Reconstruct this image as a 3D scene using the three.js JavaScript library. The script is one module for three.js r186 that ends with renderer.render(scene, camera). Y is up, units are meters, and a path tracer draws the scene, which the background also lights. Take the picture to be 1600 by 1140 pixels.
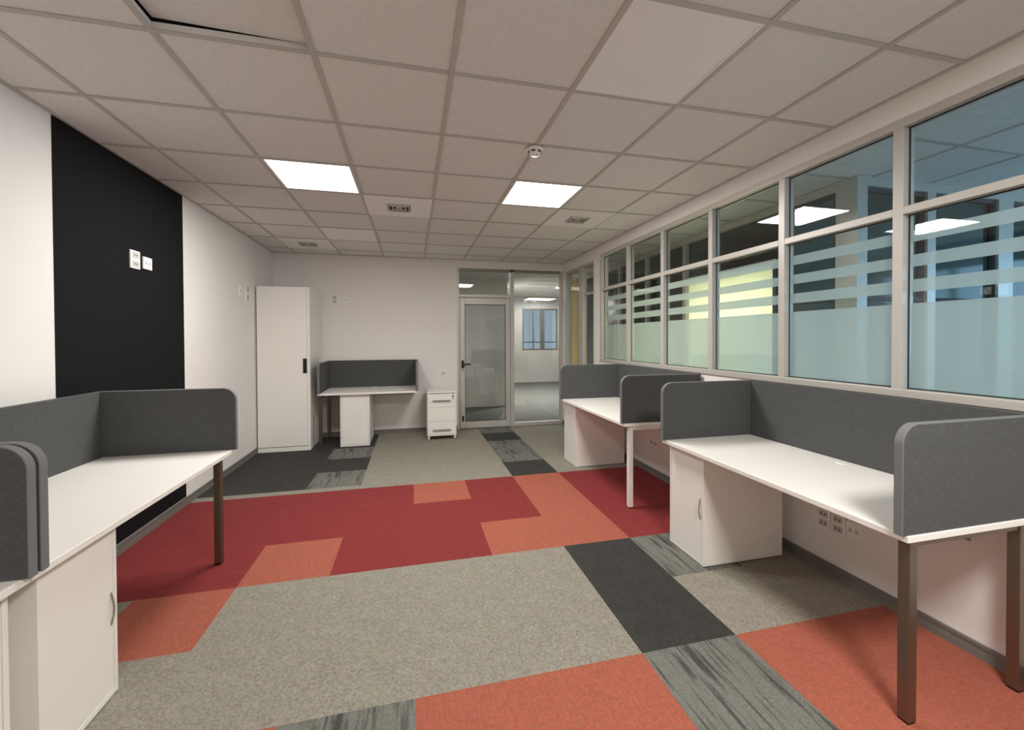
import * as THREE from 'three';
import { RoundedBoxGeometry } from 'three/addons/geometries/RoundedBoxGeometry.js';
import { mergeGeometries } from 'three/addons/utils/BufferGeometryUtils.js';
import { RectAreaLightUniformsLib } from 'three/addons/lights/RectAreaLightUniformsLib.js';

// ---------- camera, sky, exposure ----------
// Positions are written as (x, y, d): d is the distance into the room, three.js z = -d.
RectAreaLightUniformsLib.init();
const scene = new THREE.Scene();
const EYE = 1.4257, F = 647.84;
const camera = new THREE.PerspectiveCamera(2 * Math.atan(570 / F) * 180 / Math.PI, 1600 / 1140, 0.02, 80);
camera.position.set(0, EYE, 0);
camera.quaternion.setFromRotationMatrix(new THREE.Matrix4().makeBasis(
  new THREE.Vector3(0.9727425, -0.0038707, 0.2318558),
  new THREE.Vector3(0.0067009, 0.9999123, -0.0114205),
  new THREE.Vector3(-0.2317913, 0.0126628, 0.9726831)));
camera.setViewOffset(1600, 1140, 1.33, 32.55, 1600, 1140);
scene.background = new THREE.Color().setRGB(0.40, 0.70, 1.0);
scene.backgroundIntensity = 6.4;
const LAMP = 37, GLOW = 8.0;                       // room lamps: light and visible glow
const LAMP_COLOR = new THREE.Color().setRGB(1.0, 0.972, 0.945);
const renderer = new THREE.WebGLRenderer({ antialias: true });
renderer.toneMapping = THREE.LinearToneMapping;
renderer.toneMappingExposure = 1.0;
renderer.shadowMap.enabled = true;

// room measures
const XL = -1.92, XR = 2.45, DB = 6.53, DF = -2.4, HC = 2.671;
const CX = -1.6123, CD = 1.3688, CT = 0.6;           // ceiling grid
const TX = 0.0039, TD = 1.6737, TT = 0.5;            // carpet grid

// ---------- helpers ----------
let seed = 7;
const rnd = () => { seed = (seed * 1664525 + 1013904223) >>> 0; return seed / 4294967296; };
const taken = {};
function numbered(n) { const k = taken[n] = (taken[n] ?? -1) + 1; return k ? `${n}_${String(k).padStart(3, '0')}` : n; }
function origin(o) { const p = new THREE.Vector3(); for (; o && o !== scene; o = o.parent) p.add(o.position); return p; }
function put(name, geo, mat, parent, p = null) {
  const m = new THREE.Mesh(geo, mat);
  m.name = parent === scene ? numbered(name) : name;
  m.castShadow = m.receiveShadow = true;
  if (p) m.position.copy(p);
  parent.add(m);
  return m;
}
const rgeo = {};
function boxGeo(w, h, l, r) {
  const k = [w, h, l, r].map(v => v.toFixed(4)).join();
  return rgeo[k] ??= r ? new RoundedBoxGeometry(w, h, l, 2, Math.min(r, w / 2.01, h / 2.01, l / 2.01)) : new THREE.BoxGeometry(w, h, l);
}
// box between world bounds, as a child of parent (unrotated chain)
function bx(name, mat, parent, x0, x1, y0, y1, d0, d1, r = 0) {
  const c = new THREE.Vector3((x0 + x1) / 2, (y0 + y1) / 2, -(d0 + d1) / 2).sub(origin(parent));
  return put(name, boxGeo(x1 - x0, y1 - y0, d1 - d0, r), mat, parent, c);
}
// box between local bounds
function lb(name, mat, parent, x0, x1, y0, y1, z0, z1, r = 0) {
  return put(name, boxGeo(x1 - x0, y1 - y0, z1 - z0, r), mat, parent, new THREE.Vector3((x0 + x1) / 2, (y0 + y1) / 2, (z0 + z1) / 2));
}
function solid(list) {                                // merged boxes, world bounds
  return mergeGeometries(list.map(([x0, x1, y0, y1, d0, d1]) => new THREE.BoxGeometry(x1 - x0, y1 - y0, d1 - d0).translate((x0 + x1) / 2, (y0 + y1) / 2, -(d0 + d1) / 2)));
}
function thing(name, label, category, x, y, d, group) {
  const o = new THREE.Group();
  o.name = numbered(name); o.position.set(x, y, -d); o.userData = { label, category };
  if (group) o.userData.group = group;
  scene.add(o);
  return o;
}
function structure(name, label, geo, mat) {
  const o = geo ? put(name, geo, mat, scene) : new THREE.Group();
  if (!geo) { o.name = numbered(name); scene.add(o); }
  o.userData = { kind: 'structure', label, category: name.split('_')[0] };
  return o;
}

// ---------- procedural textures ----------
function noiseGrid(n, step) {                         // tiling value noise
  const g = n / step, v = Array.from({ length: g * g }, rnd);
  return (x, y) => {
    const fx = x / step, fy = y / step, ix = Math.floor(fx), iy = Math.floor(fy);
    let u = fx - ix, w = fy - iy; u = u * u * (3 - 2 * u); w = w * w * (3 - 2 * w);
    const at = (a, b) => v[((b % g + g) % g) * g + (a % g + g) % g];
    return (at(ix, iy) * (1 - u) + at(ix + 1, iy) * u) * (1 - w) + (at(ix, iy + 1) * (1 - u) + at(ix + 1, iy + 1) * u) * w;
  };
}
function texture(n, fn, srgb = true) {
  const data = new Uint8Array(n * n * 4);
  for (let y = 0; y < n; y++) for (let x = 0; x < n; x++) {
    const c = fn(x, y), i = (y * n + x) * 4;
    for (let k = 0; k < 3; k++) data[i + k] = Math.max(0, Math.min(255, Array.isArray(c) ? c[k] : c));
    data[i + 3] = 255;
  }
  const t = new THREE.DataTexture(data, n, n);
  if (srgb) t.colorSpace = THREE.SRGBColorSpace;
  t.magFilter = THREE.LinearFilter; t.minFilter = THREE.LinearMipmapLinearFilter; t.generateMipmaps = true;
  t.wrapS = t.wrapT = THREE.RepeatWrapping; t.needsUpdate = true;
  return t;
}
const mix = (a, b, t) => a.map((v, i) => v + (b[i] - v) * t);
const std = (c, roughness = 0.6, o = {}) => new THREE.MeshStandardMaterial({ color: c, roughness, ...o });
const phys = (o) => new THREE.MeshPhysicalMaterial(o);

const tuft = texture(256, () => 90 + rnd() * 130, false);
const CARPET = {};
function carpet(key, fn) {
  CARPET[key] = [0, 1].map(() => {
    const a = noiseGrid(256, 2), b = noiseGrid(256, 4), c = noiseGrid(256, 32), e = noiseGrid(256, 64);
    const colsv = Array.from({ length: 256 }, rnd);
    return std(0xffffff, 0.95, { map: texture(256, (x, y) => fn(x, y, a(x, y), b(x, y), c(x, y), e(x, y), colsv)), bumpMap: tuft, bumpScale: 0.0015, color: new THREE.Color().setRGB(0.7, 0.7, 0.7) });
  });
}
carpet('G', (x, y, a, b, c) => mix([120, 117, 105], [202, 195, 177], 0.15 + 0.75 * (0.55 * a + 0.45 * b)).map(v => v + (c - 0.5) * 6 + (rnd() - 0.5) * 24));
carpet('D', (x, y, a, b, c) => mix([44, 44, 40], [76, 75, 69], 0.6 * a + 0.4 * b).map(v => v + (c - 0.5) * 6));
carpet('R', (x, y, a, b, c) => mix([136, 42, 42], [162, 56, 54], 0.5 * a + 0.5 * b).map(v => v + (c - 0.5) * 5));
carpet('O', (x, y, a, b, c) => mix(mix([206, 112, 86], [184, 94, 72], b), [136, 114, 92], Math.max(0, Math.sin(x * 0.55 + 4 * c) * 0.3 + a * 0.75 - 0.35)));
{
  const st = noiseGrid(256, 8), st2 = noiseGrid(256, 16), st3 = noiseGrid(256, 4);
  carpet('W', (x, y, a, b, c) => {
    const s = 0.5 * st((x * 1) % 256, y * 0.10 + 13) + 0.35 * st3(x, y * 0.06 + 40) + 0.3 * st2(x, y * 0.16);
    const t = Math.max(0, Math.min(1, (s - 0.56) * 2.8));
    return mix([132, 132, 123], [66, 66, 61], t).map(v => v + (a - 0.5) * 30);
  });
}
const fabricN = noiseGrid(256, 2), fabricM = noiseGrid(256, 16);
const fabricMap = texture(256, (x, y) => { const v = 80 + (fabricN(x, y) - 0.5) * 34 + (fabricM(x, y) - 0.5) * 8 + (rnd() - 0.5) * 14; return [v, v + 1, v + 1]; });
fabricMap.repeat.set(4, 4);
const boardN = noiseGrid(256, 4), boardM = noiseGrid(256, 2);
const boardMap = texture(256, (x, y) => { const v = 230 - (boardM(x, y) > 0.84 ? 9 : 0) + (boardN(x, y) - 0.5) * 6; return [v, v - 1, v - 5]; });

const M = {
  wall: std(0xf1eee9, 0.85), black: phys({ color: 0x171718, roughness: 0.9, specularIntensity: 0.35 }), board: std(0xffffff, 0.95, { map: boardMap }),
  grid: std(0xc2beb6, 0.55), web: std(0xf0eee9, 0.5), slab: std(0xd8d5cf, 0.9), plenum: std(0x55524d, 0.9),
  white: std(0xf4f1ea, 0.38), edge: std(0xf7f5f0, 0.35), fabric: std(0xffffff, 0.95, { map: fabricMap }),
  bronze: std(0x7f7364, 0.34, { metalness: 0.85 }), legWhite: std(0xf0ece6, 0.4),
  alu: std(0xc9c5bd, 0.42, { metalness: 0.25 }), aluDark: std(0x8f8d87, 0.45, { metalness: 0.3 }), gasket: std(0x1c1c1c, 0.7),
  steel: std(0xa9a7a3, 0.35, { metalness: 0.8 }), dark: std(0x151515, 0.45), blackPlastic: std(0x141414, 0.35),
  skirt: std(0x77746e, 0.55), plastic: std(0xf5f4f0, 0.35), hole: std(0x2a2826, 0.8), greyPlastic: std(0xcac7c1, 0.5),
  glass: phys({ color: 0xeef4f2, roughness: 0.02, transmission: 1, thickness: 0, ior: 1.75 }),
  tinted: phys({ color: 0x9fb0b0, roughness: 0.08, transmission: 1, thickness: 0, ior: 1.25 }),
  skyDimGlass: phys({ color: 0x62544e, roughness: 0.02, transmission: 1, thickness: 0, ior: 1.5 }),  // tint put in to dim the sky seen through the end window
  film: phys({ color: 0xe0ece9, roughness: 0.82, transmission: 0.55, thickness: 0, ior: 1.2 }),
  greenFilm: phys({ color: 0xe4ecca, roughness: 1, transmission: 0.6, thickness: 0, ior: 1.2 }),
  frameDark: std(0x4a4d50, 0.8), hallFloor: std(0x6d6c67, 0.95), ochre: std(0xa5830d, 0.6), edgeFabric: std(0x727372, 0.9),
};
const glowMat = (k) => new THREE.MeshStandardMaterial({ color: 0xffffff, roughness: 0.6, emissive: LAMP_COLOR, emissiveIntensity: k });
const lampGlow = glowMat(GLOW);

// ---------- setting: floor ----------
const floor = structure('floor', 'carpet tile floor in red, orange, grey and charcoal patches');
bx('subfloor', M.hallFloor, floor, -2.1, 7.3, -0.16, -0.006, DF - 0.2, 13.4);
const PLAN = {};                                       // PLAN[row][col], columns -4..4
PLAN[9] = 'DDDGGGWGG'; PLAN[8] = 'DDDGGGDGG'; PLAN[7] = 'DDWGGGWGG'; PLAN[6] = 'DDDGGGWGG'; PLAN[5] = 'DDWGGGDGG';
PLAN[4] = 'RRRRORORR'; PLAN[3] = 'RRRRRRORR'; PLAN[2] = 'RRORROORR'; PLAN[1] = 'GOGGGGDWG'; PLAN[0] = 'GGGGGGDGG';
PLAN[-1] = 'GGOWOOWOO'; PLAN[-2] = 'GGGWOOOOO'; PLAN[-3] = 'RRRGGGGDD'; PLAN[-4] = 'RRRRRGGGG'; PLAN[-5] = 'OOGGGGDDW';
PLAN[-6] = 'GGGGRRRRG'; PLAN[-7] = 'GGGGORRRO'; PLAN[-8] = 'DDWGGGGGG'; PLAN[-9] = 'GGGGGGGGG';
function carpetTile(x0, x1, d0, d1, key) {
  x0 = Math.max(x0, XL); x1 = Math.min(x1, XR); d0 = Math.max(d0, DF); d1 = Math.min(d1, DB);
  if (x1 - x0 < 0.02 || d1 - d0 < 0.02) return;
  const g = 0, w = x1 - x0 - 2 * g, l = d1 - d0 - 2 * g, geo = boxGeo(w, 0.006, l, 0);
  const uv = geo.attributes.uv;
  if (!geo.userData.done) { for (let i = 0; i < uv.count; i++) uv.setXY(i, uv.getX(i) * w / TT, uv.getY(i) * l / TT); geo.userData.done = true; }
  put('carpet_tile', geo, CARPET[key][rnd() < 0.5 ? 0 : 1], floor, new THREE.Vector3((x0 + x1) / 2, -0.003, -(d0 + d1) / 2));
}
for (let j = -9; j <= 9; j++) for (let i = -4; i <= 4; i++) {
  const key = PLAN[j][i + 4], x0 = TX + i * TT, d0 = TD + j * TT, s = i <= -2 && j >= 5 ? 0.1 : 0;
  if (s && j === 5) carpetTile(x0, x0 + TT, d0, d0 + s, 'G');
  carpetTile(x0, x0 + TT, d0 + s, d0 + TT + s, key);
}

// ---------- setting: walls ----------
const wallLeft = structure('wall_left', 'white painted wall with a wide black painted panel', solid([[XL - 0.12, XL, 0, HC + 0.2, DF - 0.12, DB + 0.12]]), M.wall);
bx('painted_panel', M.black, wallLeft, XL, XL + 0.002, 0.07, HC, 2.811, 4.143);
structure('wall_rear', 'plain white wall closing the near end of the office', solid([[XL - 0.12, XR + 0.12, 0, HC + 0.2, DF - 0.12, DF]]), M.wall);
structure('wall_back', 'white painted end wall behind the small desk', solid([
  [XL, 0.685, 0, HC + 0.2, DB, DB + 0.12], [0.685, XR, 2.545, HC + 0.2, DB, DB + 0.12]]), M.wall);
const SILL = 1.118, HEAD = 2.548, GE = 5.13, GS = -1.127;
structure('wall_right', 'white painted wall below and above the glazed partition', solid([
  [XR, XR + 0.12, 0, SILL, GS, GE], [XR, XR + 0.12, HEAD, HC + 0.2, GS, GE], [XR, XR + 0.12, 0, HC + 0.2, DF, GS],
  [XR, XR + 0.12, 0, HC + 0.2, GE, 5.33], [XR, XR + 0.12, 0, 0.9, 5.33, 6.42], [XR, XR + 0.12, 2.515, HC + 0.2, 5.33, 6.42], [XR, XR + 0.12, 0, HC + 0.2, 6.42, DB + 0.12]]), M.wall);

function skirting(name, label, along, a0, a1, at, dir) {
  const prof = [[0, 0.03, 0.016], [0.03, 0.052, 0.010], [0.052, 0.066, 0.014]];
  structure(name, label, solid(prof.map(([y0, y1, t]) => along === 'd'
    ? [Math.min(at, at + dir * t), Math.max(at, at + dir * t), y0, y1, a0, a1] : [a0, a1, y0, y1, at - t, at])), M.skirt);
}
skirting('baseboard_left', 'grey plastic skirting along the left wall', 'd', DF, DB, XL, 1);
skirting('baseboard_right', 'grey plastic skirting along the glazed wall', 'd', DF, DB, XR, -1);
skirting('baseboard_back', 'grey plastic skirting along the end wall', 'x', XL + 0.016, 0.685, DB);

// ---------- setting: ceiling ----------
const ceiling = structure('ceiling', 'suspended ceiling of square mineral tiles on a grey grid');
bx('slab', M.plenum, ceiling, -2.1, 7.3, HC + 0.2, HC + 0.3, DF - 0.2, 13.4);
const special = new Set(['1,3', '4,3', '4,0', '1,6', '1,-3', '4,-3', '2,4', '5,4', '0,7', '1,0']);
for (let k = -1; k <= 6; k++) for (let j = -7; j <= 8; j++) {
  if (special.has(`${k},${j}`)) continue;
  const x0 = Math.max(CX + k * CT, XL) + 0.004, x1 = Math.min(CX + (k + 1) * CT, XR) - 0.004;
  const d0 = Math.max(CD + j * CT, DF) + 0.004, d1 = Math.min(CD + (j + 1) * CT, DB) - 0.004;
  if (x1 - x0 < 0.02 || d1 - d0 < 0.02) continue;
  bx('ceiling_tile', M.board, ceiling, x0, x1, HC + 0.003, HC + 0.02, d0, d1);
}
{ // the tile that has slipped out of its seat
  const t = put('lifted_tile', boxGeo(0.592, 0.017, 0.592, 0), M.board, ceiling, new THREE.Vector3(CX + 1.5 * CT + 0.004, HC + 0.036, -(CD + 0.5 * CT) + 0.004));
  t.rotation.set(0.035, 0, -0.03);
}
for (let k = 0; k <= 6; k++) { const x = CX + k * CT; bx('main_runner', M.grid, ceiling, x - 0.012, x + 0.012, HC - 0.003, HC + 0.002, DF, DB); bx('runner_web', M.web, ceiling, x - 0.002, x + 0.002, HC + 0.002, HC + 0.034, DF, DB); }
for (let j = -6; j <= 8; j++) { const d = CD + j * CT; bx('cross_runner', M.grid, ceiling, XL, XR, HC - 0.0025, HC + 0.002, d - 0.012, d + 0.012); bx('runner_web', M.web, ceiling, XL, XR, HC + 0.002, HC + 0.034, d - 0.002, d + 0.002); }
bx('wall_angle', M.grid, ceiling, XL, XL + 0.02, HC - 0.004, HC + 0.002, DF, DB);
bx('wall_angle', M.grid, ceiling, XR - 0.02, XR, HC - 0.004, HC + 0.002, DF, DB);
bx('wall_angle', M.grid, ceiling, XL, XR, HC - 0.004, HC + 0.002, DB - 0.02, DB);

// ---------- setting: glazed partition ----------
function panel(name, mat, parent, plane, at, a0, a1, y0, y1) {  // a sheet facing -x (plane 'x') or the camera (plane 'd')
  const g = new THREE.PlaneGeometry(a1 - a0, y1 - y0);
  if (plane === 'x') g.rotateY(-Math.PI / 2);
  const c = plane === 'x' ? new THREE.Vector3(at, (y0 + y1) / 2, -(a0 + a1) / 2) : new THREE.Vector3((a0 + a1) / 2, (y0 + y1) / 2, -at);
  return put(name, g, mat, parent, c.sub(origin(parent)));
}
const GX = XR + 0.042;                                 // plane of the glass
const win = structure('window_1', 'aluminium framed glazed partition with frosted film stripes');
bx('head_rail', M.alu, win, XR - 0.002, XR + 0.075, HEAD - 0.045, HEAD, GS, GE, 0.003);
bx('sill_rail', M.alu, win, XR - 0.012, XR + 0.075, SILL, SILL + 0.042, GS, GE, 0.004);
const mull = [GE - 0.02]; for (let d = 4.412; d > GS; d -= 0.695) mull.push(d); mull.push(GS + 0.02);
mull.forEach((d) => {
  bx('mullion', M.alu, win, XR - 0.002, XR + 0.075, SILL + 0.042, HEAD - 0.045, d - 0.024, d + 0.024, 0.003);
});
for (let n = 0; n + 1 < mull.length; n++) {
  const d1 = mull[n] - 0.024, d0 = mull[n + 1] + 0.024;
  bx('transom', M.alu, win, XR - 0.002, XR + 0.075, 2.055, 2.095, d0, d1, 0.003);
  for (const [y0, y1, low] of [[SILL + 0.042, 2.055, 1], [2.095, HEAD - 0.045, 0]]) {
    // rubber gasket round the pane
    const s = 0.006;
    put('gasket', solid([[GX - 0.004, GX - 0.001, y0, y0 + s, d0, d1], [GX - 0.004, GX - 0.001, y1 - s, y1, d0, d1], [GX - 0.004, GX - 0.001, y0, y1, d0, d0 + s], [GX - 0.004, GX - 0.001, y0, y1, d1 - s, d1]]), M.gasket, win);
    const pane = panel('pane', M.glass, win, 'x', GX, d0, d1, y0, y1);
    if (low) {
      const e = 0.012;
      panel('frosted_film', M.film, pane, 'x', GX + 0.004, d0 + e, d1 - e, y0, 1.600);
      for (const [a, b] of [[1.658, 1.722], [1.787, 1.848], [1.914, 1.974]]) panel('film_stripe', M.film, pane, 'x', GX + 0.004, d0 + e, d1 - e, a, b);
    }
  }
}
const win2 = structure('window_2', 'narrow glazed sidelight beside the corner post');
bx('frame_rail', M.alu, win2, XR, XR + 0.07, 2.475, 2.515, 5.33, 6.42, 0.003);
bx('frame_rail', M.alu, win2, XR, XR + 0.07, 0.9, 0.94, 5.33, 6.42, 0.003);
for (const [a, b] of [[5.33, 5.345], [5.73, 5.86], [6.38, 6.42]]) bx('mullion', M.alu, win2, XR, XR + 0.07, 0.94, 2.475, a, b, 0.003);
bx('transom', M.alu, win2, XR + 0.02, XR + 0.07, 2.06, 2.09, 5.345, 5.73, 0.003);
panel('pane', M.glass, win2, 'x', GX, 5.345, 5.73, 0.94, 2.06); panel('pane', M.glass, win2, 'x', GX, 5.345, 5.73, 2.09, 2.475);
panel('pane', M.glass, win2, 'x', GX, 5.86, 6.38, 0.94, 2.475);

// ---------- setting: glass door and fixed light ----------
const door = structure('door_1', 'glass door in an aluminium frame beside a tall fixed pane');
const DG = DB + 0.05;
bx('frame_post', M.alu, door, 0.685, 0.722, 0, 2.545, DB + 0.012, DB + 0.085, 0.003);
bx('frame_post', M.alu, door, 1.548, 1.61, 0, 2.545, DB + 0.012, DB + 0.085, 0.003);
bx('frame_post', M.alu, door, 2.405, 2.45, 0, 2.545, DB + 0.012, DB + 0.085, 0.003);
bx('frame_head', M.aluDark, door, 0.722, 2.405, 2.505, 2.545, DB + 0.012, DB + 0.085, 0.003);
bx('transom', M.alu, door, 0.722, 1.548, 2.09, 2.13, DB + 0.012, DB + 0.085, 0.003);
bx('transom', M.alu, door, 1.61, 2.405, 2.10, 2.125, DB + 0.012, DB + 0.085, 0.003);
bx('frame_foot', M.alu, door, 1.61, 2.405, 0, 0.06, DB + 0.012, DB + 0.085, 0.003);
panel('transom_pane', M.glass, door, 'd', DG, 0.722, 1.548, 2.13, 2.505);
panel('transom_pane', M.glass, door, 'd', DG, 1.61, 2.405, 2.125, 2.505);
panel('fixed_pane', M.glass, door, 'd', DG, 1.61, 2.405, 0.06, 2.10);
bx('leaf_stile', M.alu, door, 0.730, 0.808, 0.012, 2.075, DB + 0.004, DB + 0.055, 0.004);
bx('leaf_stile', M.alu, door, 1.466, 1.542, 0.012, 2.075, DB + 0.004, DB + 0.055, 0.004);
bx('leaf_rail', M.alu, door, 0.808, 1.466, 1.975, 2.075, DB + 0.004, DB + 0.055, 0.004);
bx('leaf_rail', M.alu, door, 0.808, 1.466, 0.012, 0.115, DB + 0.004, DB + 0.055, 0.004);
panel('leaf_pane', M.glass, door, 'd', DB + 0.03, 0.808, 1.466, 0.115, 1.975);
put('leaf_gasket', solid([[0.808, 0.816, 0.115, 1.975, DB + 0.022, DB + 0.028], [1.458, 1.466, 0.115, 1.975, DB + 0.022, DB + 0.028], [0.816, 1.458, 0.115, 0.123, DB + 0.022, DB + 0.028], [0.816, 1.458, 1.967, 1.975, DB + 0.022, DB + 0.028]]), M.gasket, door);
bx('handle_plate', M.blackPlastic, door, 0.750, 0.790, 0.965, 1.09, DB - 0.006, DB + 0.004, 0.004);
bx('lever_handle', M.blackPlastic, door, 0.760, 0.895, 1.018, 1.042, DB - 0.055, DB - 0.035, 0.008);
bx('lever_neck', M.blackPlastic, door, 0.760, 0.782, 1.018, 1.042, DB - 0.036, DB - 0.006, 0.006);
bx('lock_barrel', M.steel, door, 0.758, 0.782, 0.925, 0.955, DB - 0.01, DB + 0.004, 0.006);
bx('floor_bolt', M.blackPlastic, door, 0.758, 0.786, 0.13, 0.215, DB - 0.012, DB + 0.004, 0.004);
bx('closer_box', M.alu, door, 1.555, 1.60, 2.42, 2.50, DB - 0.03, DB + 0.012, 0.006);

// ---------- rooms beyond the glass ----------
const XO = 7.1;
structure('wall_hall_side', 'outer wall of the neighbouring hall with window openings', solid([
  [XO, XO + 0.15, 0, 0.9, DF, 2.5], [XO, XO + 0.15, 2.4, HC + 0.2, DF, 2.5], [XO, XO + 0.15, 0.9, 2.4, DF, -1.9], [XO, XO + 0.15, 0.9, 2.4, -0.1, 0.1], [XO, XO + 0.15, 0.9, 2.4, 1.9, 2.5],
  [XO, XO + 0.15, 0, HC + 0.2, 2.5, 13.2]]), M.wall);
structure('wall_hall_rear', 'plain wall at the near end of the neighbouring hall', solid([[XR + 0.12, XO + 0.15, 0, HC + 0.2, DF - 0.12, DF]]), M.wall);
structure('wall_hall_end', 'far wall of the corridor with a window to the outside', solid([
  [-2, 3.5, 0, HC + 0.2, 13.1, 13.25], [4.72, XO, 0, HC + 0.2, 13.1, 13.25], [3.5, 4.72, 0, 1.05, 13.1, 13.25], [3.5, 4.72, 2.42, HC + 0.2, 13.1, 13.25]]), M.wall);
structure('wall_corridor', 'grey corridor wall behind the glass door', solid([[-2, 1.97, 0, HC + 0.2, 8.6, 8.72], [-2.0, -1.88, 0, HC + 0.2, DB + 0.12, 8.6], [1.85, 1.97, 0, HC + 0.2, 8.72, 13.1]]), M.wall);
const hallCeil = structure('ceiling_hall', 'suspended tile ceiling of the neighbouring hall');
const HB = 3.33, HD = 2.49;                            // corner of the glazed office block across the passage
for (const [x0, x1, d0, d1, m] of [[XR + 0.12, XO, DF, 2.5, M.board], [XR + 0.12, HB, 2.5, 8.8, M.board], [XR + 0.12, XO, 8.8, 13.1, M.board], [-1.88, XR + 0.12, DB + 0.12, 13.1, M.board]])
  bx('ceiling_board', m, hallCeil, x0, x1, HC + 0.003, HC + 0.02, d0, d1);
for (let k = 0; k < 8; k++) { const x = 2.886 + k * 0.6; if (x < XO) bx('runner', M.grid, hallCeil, x - 0.012, x + 0.012, HC - 0.002, HC + 0.003, DF, 2.49); }
for (let j = -7; j <= 0; j++) { const d = 1.96 + j * 0.6; bx('runner', M.grid, hallCeil, XR + 0.12, XO, HC - 0.003, HC + 0.003, d - 0.012, d + 0.012); }
for (let j = 1; j <= 17; j++) { const d = 1.96 + j * 0.6; bx('runner', M.grid, hallCeil, XR + 0.12, HB, HC - 0.003, HC + 0.003, d - 0.012, d + 0.012); }
const block = structure('wall_office_block', 'dark glazed office block across the passage');
bx('corner_post', M.alu, block, HB, HB + 0.10, 0, HC, HD, HD + 0.17);
bx('header', M.alu, block, HB + 0.10, XO, 2.60, HC, HD, HD + 0.1);
bx('header', M.alu, block, HB, HB + 0.1, 2.60, HC, HD + 0.17, 7.98);
bx('door_head', M.alu, block, HB, HB + 0.1, 2.13, 2.17, 3.22, 4.61);
panel('upper_pane', M.tinted, block, 'x', HB + 0.05, 3.22, 4.61, 2.17, 2.60);
for (const [a, b] of [[4.61, 5.42], [5.48, 6.24], [6.30, 7.06], [7.12, 7.94]]) {
  panel('pane', M.tinted, block, 'x', HB + 0.05, a, b, 0.1, 2.60);
  bx('post', M.alu, block, HB, HB + 0.1, 0, 2.60, b, b + 0.06);
  bx('foot_rail', M.frameDark, block, HB, HB + 0.1, 0, 0.1, a, b);
}
bx('post', M.alu, block, HB, HB + 0.1, 0, 2.60, 4.55, 4.61);
for (const [a, b] of [[4.06, 4.15], [4.88, 5.06], [5.85, 5.95]]) bx('post', M.alu, block, a, b, 0, 2.60, HD, HD + 0.1);
for (const [a, b] of [[3.43, 4.06], [4.15, 4.88], [5.06, 5.85], [5.95, XO]]) {
  panel('pane', M.tinted, block, 'd', HD + 0.05, a, b, 0.1, 2.60);
  put('dark_frame', solid([[a, b, 2.57, 2.60, HD + 0.02, HD + 0.06], [a, a + 0.025, 0.1, 2.57, HD + 0.02, HD + 0.06], [b - 0.025, b, 0.1, 2.57, HD + 0.02, HD + 0.06], [a + 0.025, b - 0.025, 1.72, 1.75, HD + 0.02, HD + 0.06], [a, b, 0, 0.1, HD, HD + 0.1]]), M.frameDark, block);
}
panel('pane', M.tinted, block, 'x', HB + 0.05, HD + 0.17, 3.22, 0.1, 2.60);
put('dark_frame', solid([[HB + 0.02, HB + 0.06, 2.57, 2.60, HD + 0.17, 3.22], [HB + 0.02, HB + 0.06, 0.1, 2.57, HD + 0.17, HD + 0.2], [HB + 0.02, HB + 0.06, 0.1, 2.57, 3.19, 3.22], [HB + 0.02, HB + 0.06, 1.72, 1.75, HD + 0.2, 3.19], [HB, HB + 0.1, 0, 0.1, HD + 0.17, 3.22]]), M.frameDark, block);
// inside of the block: a dark room in front and a lit one behind frosted glass
put('inner_wall', solid([[HB + 0.1, XO, 0, HC, 3.22, 3.28], [HB + 0.1, XO, 0, HC, 4.55, 4.61], [HB + 0.1, 5.2, 2.13, 2.16, 3.28, 4.55], [5.2, 5.26, 0, HC, 3.28, 4.55], [HB, XO, 0, HC, 8.7, 8.8]]), M.wall, block);
bx('door_jamb', M.frameDark, block, HB, HB + 0.1, 0, 2.13, 3.22, 3.26);
put('inner_ceiling', solid([[HB + 0.1, XO, HC, HC + 0.03, HD + 0.1, 8.8]]), M.board, block);
panel('frosted_pane', M.greenFilm, block, 'x', HB + 0.05, 3.26, 4.55, 0.0, 2.13);
bx('ochre_panel', M.ochre, block, HB - 0.01, HB + 0.1, 0, HC, 8.0, 8.52);
bx('dark_strip', M.frameDark, block, HB, HB + 0.1, 0, HC, 8.52, 8.7);  // plain dark upright strip next to the ochre panel
const hallWin = structure('window_3', 'hall window with a grey frame in the outer wall');
for (const [a, b] of [[-1.9, -0.1], [0.1, 1.9]]) put('frame', solid([[XO, XO + 0.06, 0.9, 0.95, a, b], [XO, XO + 0.06, 2.35, 2.4, a, b], [XO, XO + 0.06, 0.95, 2.35, a, a + 0.05], [XO, XO + 0.06, 0.95, 2.35, b - 0.05, b], [XO, XO + 0.06, 0.95, 2.35, (a + b) / 2 - 0.03, (a + b) / 2 + 0.03]]), M.alu, hallWin);
const endWin = structure('window_4', 'far corridor window showing pale daylight');
put('frame', solid([[3.5, 4.72, 1.05, 1.1, 13.1, 13.16], [3.5, 4.72, 2.37, 2.42, 13.1, 13.16], [4.12, 4.26, 1.1, 2.37, 13.1, 13.16], [3.86, 3.9, 1.1, 2.37, 13.1, 13.16], [3.5, 3.55, 1.1, 2.37, 13.1, 13.16], [4.67, 4.72, 1.1, 2.37, 13.1, 13.16], [3.55, 4.67, 1.30, 1.33, 13.18, 13.2]]), M.aluDark, endWin);
panel('pane', M.skyDimGlass, endWin, 'd', 13.14, 3.55, 4.67, 1.1, 2.37);

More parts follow.
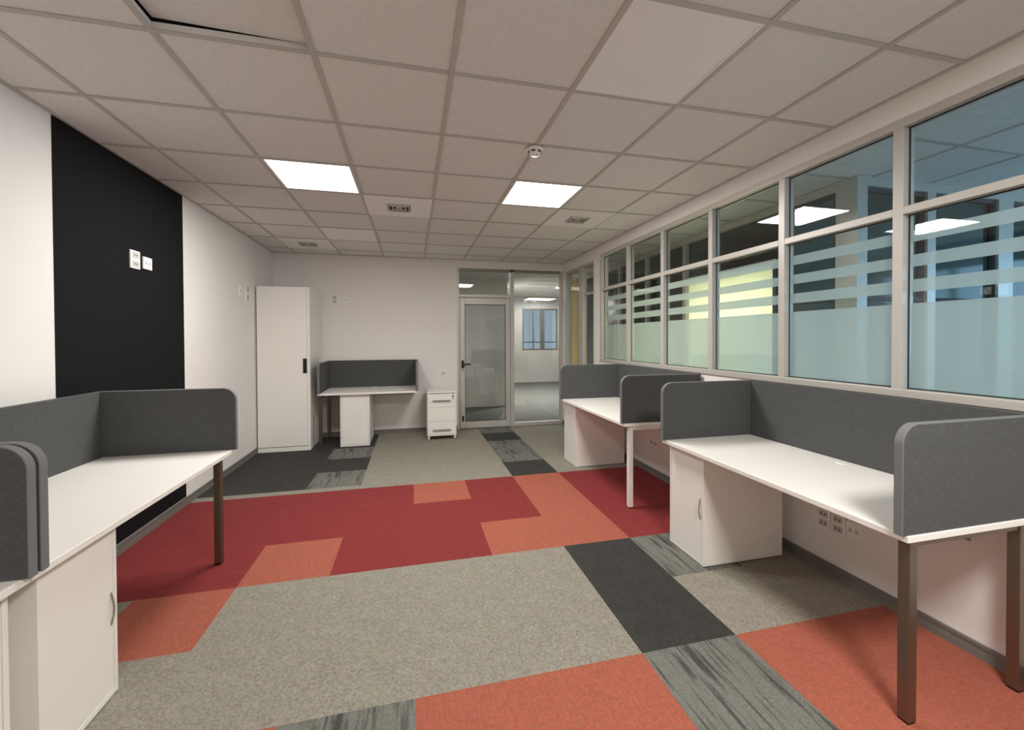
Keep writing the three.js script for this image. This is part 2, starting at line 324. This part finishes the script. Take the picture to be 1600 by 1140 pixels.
// ---------- ceiling lamps ----------
function ledPanel(k, j, lit, label, power = 1) {
  const x = CX + (k + 0.5) * CT, d = CD + (j + 0.5) * CT;
  const t = thing('led_ceiling_panel', label, 'ceiling light', x, HC, d);
  const s = 0.294, f = 0.274;
  const frame = [[-s, s, -s, -f], [-s, s, f, s], [-s, -f, -f, f], [f, s, -f, f]].map(([a, b, c, e]) => new THREE.BoxGeometry(b - a, 0.014, e - c).translate((a + b) / 2, 0.006, (c + e) / 2));
  put('frame', mergeGeometries(frame), M.plastic, t);
  lb('diffuser', lit ? lampGlow : M.plastic, t, -f, f, 0.002, 0.012, -f, f);
  lb('driver_box', M.greyPlastic, t, -0.12, 0.12, 0.02, 0.06, -0.05, 0.05);
  if (lit) {
    const l = new THREE.RectAreaLight(LAMP_COLOR, LAMP * power, 2 * f, 2 * f);
    l.position.set(0, -0.004, 0); l.rotation.x = -Math.PI / 2; t.add(l);
  }
  return t;
}
ledPanel(1, 3, true, 'lit square LED ceiling panel nearer the black painted wall');
ledPanel(4, 3, true, 'lit square LED ceiling panel just beyond the smoke detector');
ledPanel(4, 0, false, 'unlit square LED ceiling panel above the frosted glazing side');
ledPanel(1, 6, false, 'unlit square LED ceiling panel in front of the tall cabinet');
ledPanel(4, -3, true, 'lit square LED ceiling panel at the near end of the office', 2.2);
ledPanel(1, -3, false, 'unlit square LED ceiling panel at the near end of the office');
{ // lamps of the other rooms, and one added out of view behind the door
  const t = thing('led_ceiling_panel', 'lit ceiling panel in the room behind the green frosted glass', 'ceiling light', 4.3, 2.13, 3.9);
  lb('diffuser', glowMat(3), t, -0.28, 0.28, -0.03, -0.015, -0.28, 0.28); lb('frame', M.plastic, t, -0.3, 0.3, -0.02, 0, -0.3, 0.3);
  const l = new THREE.RectAreaLight(new THREE.Color().setRGB(1, 0.95, 0.84), 36, 0.56, 0.56); l.position.set(0, -0.034, 0); l.rotation.x = -Math.PI / 2; t.add(l);
  const c = thing('led_ceiling_panel', 'added unseen ceiling panel brightening the corridor behind the glass door', 'ceiling light', 1.3, HC, 7.0);  // added lamp, hidden by the door header, to brighten the corridor wall
  lb('diffuser', glowMat(2.5), c, -0.28, 0.28, -0.03, -0.015, -0.28, 0.28); lb('frame', M.plastic, c, -0.3, 0.3, -0.02, 0, -0.3, 0.3);
  const n = new THREE.RectAreaLight(LAMP_COLOR, 5, 0.56, 0.56); n.position.set(0, -0.034, 0); n.rotation.x = -Math.PI / 2; c.add(n);
  for (const x of [2.28, 3.42]) {
    const s = thing('downlight', x < 3 ? 'small round corridor downlight behind the post between door and fixed pane' : 'small round corridor downlight behind the fixed pane near the corner', 'ceiling light', x, HC, 9.5);
    put('trim_ring', new THREE.CylinderGeometry(0.06, 0.06, 0.02, 24), M.plastic, s, new THREE.Vector3(0, -0.008, 0));
    put('lens', new THREE.CylinderGeometry(0.045, 0.045, 0.01, 24), lampGlow, s, new THREE.Vector3(0, -0.022, 0));
    const p = new THREE.SpotLight(LAMP_COLOR, 24, 0, 1.05, 0.5); p.position.set(0, -0.04, 0); p.target.position.set(0, -2, 0); p.castShadow = true; s.add(p, p.target);
  }
  const u = thing('led_ceiling_panel', 'lit ceiling panel far down the corridor beyond the door', 'ceiling light', 3.85, HC, 12.3);
  lb('diffuser', glowMat(3), u, -0.42, 0.42, -0.03, -0.015, -0.28, 0.28); lb('frame', M.plastic, u, -0.44, 0.44, -0.02, 0, -0.3, 0.3);
  const m = new THREE.RectAreaLight(LAMP_COLOR, 9, 0.84, 0.56); m.position.set(0, -0.034, 0); m.rotation.x = -Math.PI / 2; u.add(m);
}

// ---------- ceiling fittings ----------
function diffuser(k, j, label) {
  const t = thing('air_diffuser', label, 'air vent', CX + (k + 0.5) * CT, HC, CD + (j + 0.5) * CT);
  const s = 0.294, h = 0.105, pl = [[-s, s, -s, -h], [-s, s, h, s], [-s, -h, -h, h], [h, s, -h, h]];
  put('face_plate', mergeGeometries(pl.map(([a, b, c, e]) => new THREE.BoxGeometry(b - a, 0.012, e - c).translate((a + b) / 2, 0.002, (c + e) / 2))), M.plastic, t);
  lb('throat', M.dark, t, -h, h, 0.012, 0.014, -h, h);
  for (const [r, y] of [[0.098, -0.008], [0.066, -0.004]]) {
    const w = 0.011, ring = [[-r, r, -r, -r + w], [-r, r, r - w, r], [-r, -r + w, -r + w, r - w], [r - w, r, -r + w, r - w]];
    put('louvre_ring', mergeGeometries(ring.map(([a, b, c, e]) => new THREE.BoxGeometry(b - a, 0.014, e - c).translate((a + b) / 2, y, (c + e) / 2))), M.greyPlastic, t);
  }
  lb('centre_blade', M.greyPlastic, t, -0.03, 0.03, -0.004, 0.004, -0.03, 0.03);
  lb('cross_bar', M.greyPlastic, t, -h, h, 0.003, 0.008, -0.004, 0.004);
}
diffuser(2, 4, 'square ceiling air vent beside the lit panel, midway across');
diffuser(5, 4, 'square ceiling air vent between a lit panel and the glazing');
diffuser(0, 7, 'square ceiling air vent above the tall white cabinet');
{
  const t = thing('smoke_detector', 'small round white smoke detector on the ceiling grid', 'smoke detector', CX + 4 * CT, HC - 0.003, CD + 2 * CT + 0.05);
  put('base', new THREE.LatheGeometry([[0.001, 0], [0.058, 0], [0.058, -0.012], [0.05, -0.018], [0.001, -0.018]].map(p => new THREE.Vector2(...p)), 32), M.plastic, t);
  put('sensor_dome', new THREE.LatheGeometry([[0.04, -0.018], [0.04, -0.03], [0.03, -0.042], [0.001, -0.045]].map(p => new THREE.Vector2(...p)), 32), M.plastic, t);
  for (let a = 0; a < 6; a++) { const v = put('vent_slot', boxGeo(0.024, 0.009, 0.006, 0), M.hole, t, new THREE.Vector3(0.0395 * Math.cos(a * Math.PI / 3), -0.026, 0.0395 * Math.sin(a * Math.PI / 3))); v.rotation.y = -a * Math.PI / 3 + Math.PI / 2; }
  put('indicator', new THREE.SphereGeometry(0.005, 10, 8), M.hole, t, new THREE.Vector3(0.012, -0.043, 0.012));
}

// ---------- desks ----------
const TOP = 0.722, DL = 1.475, DD = 0.70, SCREEN = 1.118;
function screenSide(depth, h, t) {                      // side screen in the z-y plane: z runs front (+) to back (-), rounded top front corner
  const r = 0.075, b = 0.003, s = new THREE.Shape();
  s.moveTo(b, b); s.lineTo(depth - b, b); s.lineTo(depth - b, h - r); s.absarc(depth - r, h - r, r - b, 0, Math.PI / 2, false); s.lineTo(b, h - b); s.closePath();
  const g = new THREE.ExtrudeGeometry(s, { depth: t - 2 * b, bevelEnabled: true, bevelThickness: b, bevelSize: b, bevelSegments: 2, curveSegments: 10 });
  g.translate(-0.0, 0, b);
  g.rotateY(-Math.PI / 2);                              // shape x -> +z, extrude -> -x
  g.translate(t / 2, 0, 0);
  const uv = g.attributes.uv; for (let i = 0; i < uv.count; i++) uv.setXY(i, uv.getX(i) / 0.5, uv.getY(i) / 0.5);
  return g;
}
const sideGeo = screenSide(DD + 0.02, SCREEN - TOP, 0.03);
function backGeo(L) {
  const g = new RoundedBoxGeometry(L, SCREEN - TOP + 0.06, 0.03, 2, 0.004), p = g.attributes.position, uv = g.attributes.uv;
  for (let i = 0; i < uv.count; i++) uv.setXY(i, p.getX(i) / 0.5, p.getY(i) / 0.5);
  return g;
}
function desk(label, x, d, turn, legSide, legMat, L = DL, legIn = 0.055, group) {
  // local: +x along the desk, +z towards the sitter, origin on the floor under the middle of the top
  const t = thing('office_desk', label, 'desk', x, 0, d, group);
  t.rotation.y = turn;
  lb('tabletop', M.white, t, -L / 2, L / 2, TOP - 0.025, TOP, -DD / 2, DD / 2, 0.003);
  put('back_screen', backGeo(L), M.fabric, t, new THREE.Vector3(0, (SCREEN + TOP - 0.06) / 2, -DD / 2 - 0.016));
  for (const s of [-1, 1]) put('side_screen', sideGeo, [M.fabric, M.edgeFabric], t, new THREE.Vector3(s * (L / 2 - 0.019), TOP + 0.0005, -DD / 2 - 0.001 - 0.018 + 0.02));
  const w = 0.04, lx = legSide * (L / 2 - legIn);
  for (const z of [DD / 2 - 0.083, -DD / 2 + 0.03]) {
    const leg = lb('leg', legMat, t, lx - w / 2, lx + w / 2, 0.008, TOP - 0.026, z - w / 2, z + w / 2, 0.004);
    lb('foot_cap', M.blackPlastic, leg, -w / 2 + 0.003, w / 2 - 0.003, -(TOP - 0.034) / 2 - 0.008, -(TOP - 0.034) / 2, -w / 2 + 0.003, w / 2 - 0.003);
  }
  lb('leg_crossbar', legMat, t, lx - 0.015, lx + 0.015, TOP - 0.066, TOP - 0.026, -DD / 2 + 0.05, DD / 2 - 0.103, 0.002);
  lb('under_beam', M.aluDark, t, -L / 2 + 0.06, L / 2 - 0.06, TOP - 0.095, TOP - 0.026, -DD / 2 + 0.25, -DD / 2 + 0.28, 0.002);
  put('cable_port', new THREE.CylinderGeometry(0.03, 0.03, 0.004, 24), M.plastic, t, new THREE.Vector3(0.0, TOP + 0.002, -DD / 2 + 0.055));
  for (const s of [-1, 1]) lb('screen_clamp', M.plastic, t, s * L * 0.3 - 0.015, s * L * 0.3 + 0.015, TOP - 0.07, TOP - 0.026, -DD / 2 + 0.005, -DD / 2 + 0.03, 0.003);
  return t;
}
const RX = 1.697 + DD / 2, LX = -1.125 - DD / 2;
desk('white office desk with grey screens and bronze legs under the frosted glazing', RX, 1.09 + DL / 2, -Math.PI / 2, 1, M.bronze);
desk('white office desk with grey screens and a white leg nearest the glass door', RX - 0.003, 3.10 + DL / 2, -Math.PI / 2, 1, M.legWhite);
desk('white office desk with grey screens set against the black painted panel', LX, 1.55 + DL / 2, Math.PI / 2, 1, M.bronze, DL, 0.035);
desk('white office desk with grey screens abutting the desk at the black panel', LX, 1.546 - DL / 2, Math.PI / 2, -1, M.bronze);
desk('short white desk with dark screens between tall cabinet and drawer unit', -0.5625, 5.79 + DD / 2, 0, -1, M.bronze, 1.28, 0.025);

// ---------- pedestal cabinets ----------
function pedestal(label, x, d, turn, w, handleSide) {
  // local: front at +z
  const D = 0.595, H = TOP - 0.0255, T = 0.018, t = thing('pedestal_cabinet', label, 'cabinet', x, 0, d);
  t.rotation.y = turn;
  lb('side_panel', M.white, t, -w / 2, -w / 2 + T, 0.006, H, -D / 2, D / 2, 0.0015);
  lb('side_panel', M.white, t, w / 2 - T, w / 2, 0.006, H, -D / 2, D / 2, 0.0015);
  lb('back_panel', M.white, t, -w / 2 + T, w / 2 - T, 0.006, H, -D / 2, -D / 2 + 0.012);
  lb('bottom_panel', M.white, t, -w / 2 + T, w / 2 - T, 0.006, 0.028, -D / 2 + 0.012, D / 2 - 0.001, 0.001);
  lb('top_panel', M.white, t, -w / 2 + T, w / 2 - T, H - T, H, -D / 2 + 0.012, D / 2 - 0.024, 0.001);
  const door = lb('door', M.white, t, -w / 2 + T + 0.002, w / 2 - T - 0.002, 0.031, H - 0.004, D / 2 - 0.021, D / 2 - 0.002, 0.0015);
  if (handleSide) {
    const pts = [];
    for (let i = 0; i <= 12; i++) { const a = i / 12; pts.push(new THREE.Vector3(0, -0.065 + 0.13 * a, 0.011 * Math.sin(Math.PI * a))); }
    put('bow_handle', new THREE.TubeGeometry(new THREE.CatmullRomCurve3(pts), 20, 0.0035, 8), M.steel, door, new THREE.Vector3(handleSide * (w / 2 - T - 0.014), 0.355 - (H + 0.027) / 2, 0.009));
  }
  for (const sx of [-1, 1]) for (const sz of [-1, 1]) lb('foot', M.blackPlastic, t, sx * (w / 2 - 0.03) - 0.012, sx * (w / 2 - 0.03) + 0.012, 0, 0.006, sz * (D / 2 - 0.04) - 0.012, sz * (D / 2 - 0.04) + 0.012);
  return t;
}
pedestal('white pedestal cabinet under the desk below the frosted glazing', 1.748 + 0.2975, 2.383, -Math.PI / 2, 0.345, 1);
pedestal('white pedestal cabinet under the desk nearest the glass door', 1.748 + 0.2975, 4.455, -Math.PI / 2, 0.345, 0);
pedestal('white pedestal cabinet with bow handle under the desk at the black panel', -1.175 - 0.2975, 1.8175, Math.PI / 2, 0.365, 1);
pedestal('white pedestal cabinet beside the one with a visible bow handle', -1.175 - 0.2975, 1.36, Math.PI / 2, 0.355, 0);
pedestal('white pedestal cabinet under the short desk with dark screens', -0.748, 5.835 + 0.2975, 0, 0.37, 0);

// ---------- tall cabinet ----------
{
  const t = thing('tall_cabinet', 'tall white one-door cabinet with black pull in the corner', 'cabinet', -1.593, 0, 6.1);
  const w = 0.615, D = 0.6, H = 2.085, T = 0.018;
  for (const s of [-1, 1]) lb('side_panel', M.white, t, s < 0 ? -w / 2 : w / 2 - T, s < 0 ? -w / 2 + T : w / 2, 0.0, H, -D / 2, D / 2 - 0.02, 0.0015);
  lb('back_panel', M.white, t, -w / 2 + T, w / 2 - T, 0.01, H - 0.001, -D / 2, -D / 2 + 0.01);
  lb('top_panel', M.white, t, -w / 2, w / 2, H, H + 0.018, -D / 2, D / 2 - 0.02, 0.0015);
  lb('plinth', M.white, t, -w / 2 + T, w / 2 - T, 0, 0.058, D / 2 - 0.055, D / 2 - 0.037, 0.0015);
  lb('bottom_panel', M.white, t, -w / 2 + T, w / 2 - T, 0.058, 0.076, -D / 2 + 0.01, D / 2 - 0.022, 0.001);
  lb('bottom_rail', M.white, t, -w / 2, w / 2, 0.0, 0.052, D / 2 - 0.018, D / 2, 0.0015);
  const door = lb('door', M.white, t, -w / 2 + 0.002, w / 2 - 0.036, 0.062, H + 0.014, D / 2 - 0.018, D / 2, 0.0015);
  lb('front_stile', M.white, t, w / 2 - 0.034, w / 2, 0.054, H + 0.014, D / 2 - 0.018, D / 2 - 0.002, 0.0015);
  const cx = (-w / 2 + 0.002 + w / 2 - 0.036) / 2, cy = (0.062 + H + 0.014) / 2;
  lb('pull_handle', M.blackPlastic, door, 0.225 - cx, 0.270 - cx, 0.995 - cy, 1.183 - cy, 0.0085, 0.018, 0.003);
}
// ---------- drawer unit ----------
{
  const t = thing('drawer_unit', 'white three-drawer mobile unit with grey bar handles beside the door', 'drawer unit', 0.4025, 0, 6.165);
  const w = 0.405, D = 0.47, T = 0.018, y0 = 0.058, H = 0.68;
  for (const s of [-1, 1]) lb('side_panel', M.edge, t, s < 0 ? -w / 2 : w / 2 - T, s < 0 ? -w / 2 + T : w / 2, y0, H - T, -D / 2, D / 2, 0.0015);
  lb('top_panel', M.edge, t, -w / 2, w / 2, H - T, H, -D / 2, D / 2, 0.0015);
  lb('bottom_panel', M.white, t, -w / 2 + T, w / 2 - T, y0, y0 + T, -D / 2, D / 2 - 0.002, 0.001);
  lb('back_panel', M.white, t, -w / 2 + T, w / 2 - T, y0 + T, H - T, -D / 2, -D / 2 + 0.01);
  [[0.464, 0.652, 1], [0.267, 0.461, 0], [0.08, 0.264, 1]].forEach(([a, b, has], i) => {
    const dr = lb('drawer', M.white, t, -w / 2 + T + 0.002, w / 2 - T - 0.002, a, b, D / 2 - 0.022, D / 2 - 0.003, 0.0015);
    const cy = (a + b) / 2, cz = D / 2 - 0.0125;
    if (has) {
      const y = i ? 0.143 : 0.557;
      lb('bar_handle', M.aluDark, dr, -0.133, 0.122, y - 0.008 - cy, y + 0.008 - cy, D / 2 + 0.014 - cz, D / 2 + 0.026 - cz, 0.004);
      for (const x of [-0.115, 0.104]) lb('handle_post', M.aluDark, dr, x - 0.006, x + 0.006, y - 0.006 - cy, y + 0.006 - cy, 0.0095, D / 2 + 0.016 - cz, 0.001);
    }
    if (i === 0) {
      put('lock', new THREE.CylinderGeometry(0.011, 0.011, 0.008, 16).rotateX(Math.PI / 2), M.dark, dr, new THREE.Vector3(0.155, 0.618 - cy, 0.0125));
      lb('key', M.steel, dr, 0.150, 0.160, 0.570 - cy, 0.612 - cy, 0.014, 0.018, 0.001);
    }
  });
  for (const sx of [-1, 1]) for (const sz of [-1, 1]) {
    const x = sx * (w / 2 - 0.02), z = sz * (D / 2 - 0.04);
    const wheel = put('castor', new THREE.CylinderGeometry(0.022, 0.022, 0.022, 20).rotateZ(Math.PI / 2), M.plastic, t, new THREE.Vector3(x, 0.022, z));
    lb('castor_fork', M.plastic, wheel, -0.015, 0.015, 0.018, 0.036, -0.012, 0.012, 0.003);
  }
}

// ---------- wall outlets ----------
// face: 'L' on the left wall, 'R' on the right wall, 'B' on the end wall; a is the place along the wall
function outlet(name, label, category, face, a, y, w, h, kind) {
  const t = face === 'B' ? thing(name, label, category, a, y, DB) : thing(name, label, category, face === 'L' ? XL + (a > 2.811 && a < 4.143 ? 0.002 : 0) : XR, y, a);
  t.rotation.y = face === 'B' ? 0 : face === 'L' ? Math.PI / 2 : -Math.PI / 2;
  lb('plate', M.plastic, t, -w / 2, w / 2, -h / 2, h / 2, 0, 0.011, 0.003);
  if (kind === 'double') for (const s of [-1, 1]) {
    lb('insert', M.greyPlastic, t, -w * 0.32, w * 0.32, s * h * 0.24 - h * 0.17, s * h * 0.24 + h * 0.17, 0.0105, 0.0125);
    for (const e of [-1, 1]) put('pin_hole', new THREE.CylinderGeometry(0.0048, 0.0048, 0.003, 12).rotateX(Math.PI / 2), M.hole, t, new THREE.Vector3(e * 0.012, s * h * 0.24, 0.0125));
  }
  if (kind === 'single') { put('well', new THREE.CylinderGeometry(w * 0.30, w * 0.30, 0.003, 24).rotateX(Math.PI / 2), M.greyPlastic, t, new THREE.Vector3(0, 0, 0.011)); for (const e of [-1, 1]) put('pin_hole', new THREE.CylinderGeometry(0.0055, 0.0055, 0.003, 12).rotateX(Math.PI / 2), M.hole, t, new THREE.Vector3(e * 0.01, 0, 0.0125)); }
  if (kind === 'data') { for (const e of [-1, 1]) lb('jack', M.greyPlastic, t, e * w * 0.2 - 0.009, e * w * 0.2 + 0.009, -0.011, 0.011, 0.0105, 0.0125); }
  if (kind === 'switch') lb('rocker', M.greyPlastic, t, -w * 0.3, w * 0.3, -h * 0.3, h * 0.3, 0.0105, 0.014, 0.001);
}
outlet('wall_socket', 'larger white double socket on the black painted panel', 'socket', 'L', 3.488, 1.998, 0.105, 0.128, 'double');
outlet('data_outlet', 'smaller white data outlet on the black painted panel', 'outlet', 'L', 3.630, 1.995, 0.105, 0.09, 'data');
outlet('data_outlet', 'white data outlet on the white wall further from the tall cabinet', 'outlet', 'L', 5.36, 1.99, 0.10, 0.13, 'data');
outlet('wall_socket', 'white double socket on the white wall close to the tall cabinet', 'socket', 'L', 5.56, 1.98, 0.10, 0.21, 'double');
outlet('wall_socket', 'white double socket high on the end wall beside the tall cabinet', 'socket', 'B', -1.105, 2.012, 0.085, 0.12, 'double');
outlet('data_outlet', 'white data outlet high on the end wall above the short desk', 'outlet', 'B', -0.95, 2.012, 0.10, 0.085, 'data');
outlet('light_switch', 'white light switch on the end wall above the drawer unit', 'switch', 'B', 0.47, 0.895, 0.085, 0.085, 'switch');
outlet('wall_socket', 'white double socket under the glazing desk, next to its pedestal', 'socket', 'R', 2.013, 0.322, 0.085, 0.115, 'double');
outlet('wall_socket', 'white double socket between another socket and a data outlet under the desk', 'socket', 'R', 1.924, 0.322, 0.085, 0.115, 'double');
outlet('data_outlet', 'white data outlet low on the wall under the glazing desk', 'outlet', 'R', 1.835, 0.322, 0.085, 0.1, 'data');
outlet('wall_socket', 'white socket low on the wall behind the white desk leg', 'socket', 'R', 3.886, 0.335, 0.07, 0.085, 'single');
outlet('wall_socket', 'white socket low on the wall, second behind the white desk leg', 'socket', 'R', 3.810, 0.335, 0.07, 0.085, 'single');

renderer.render(scene, camera);
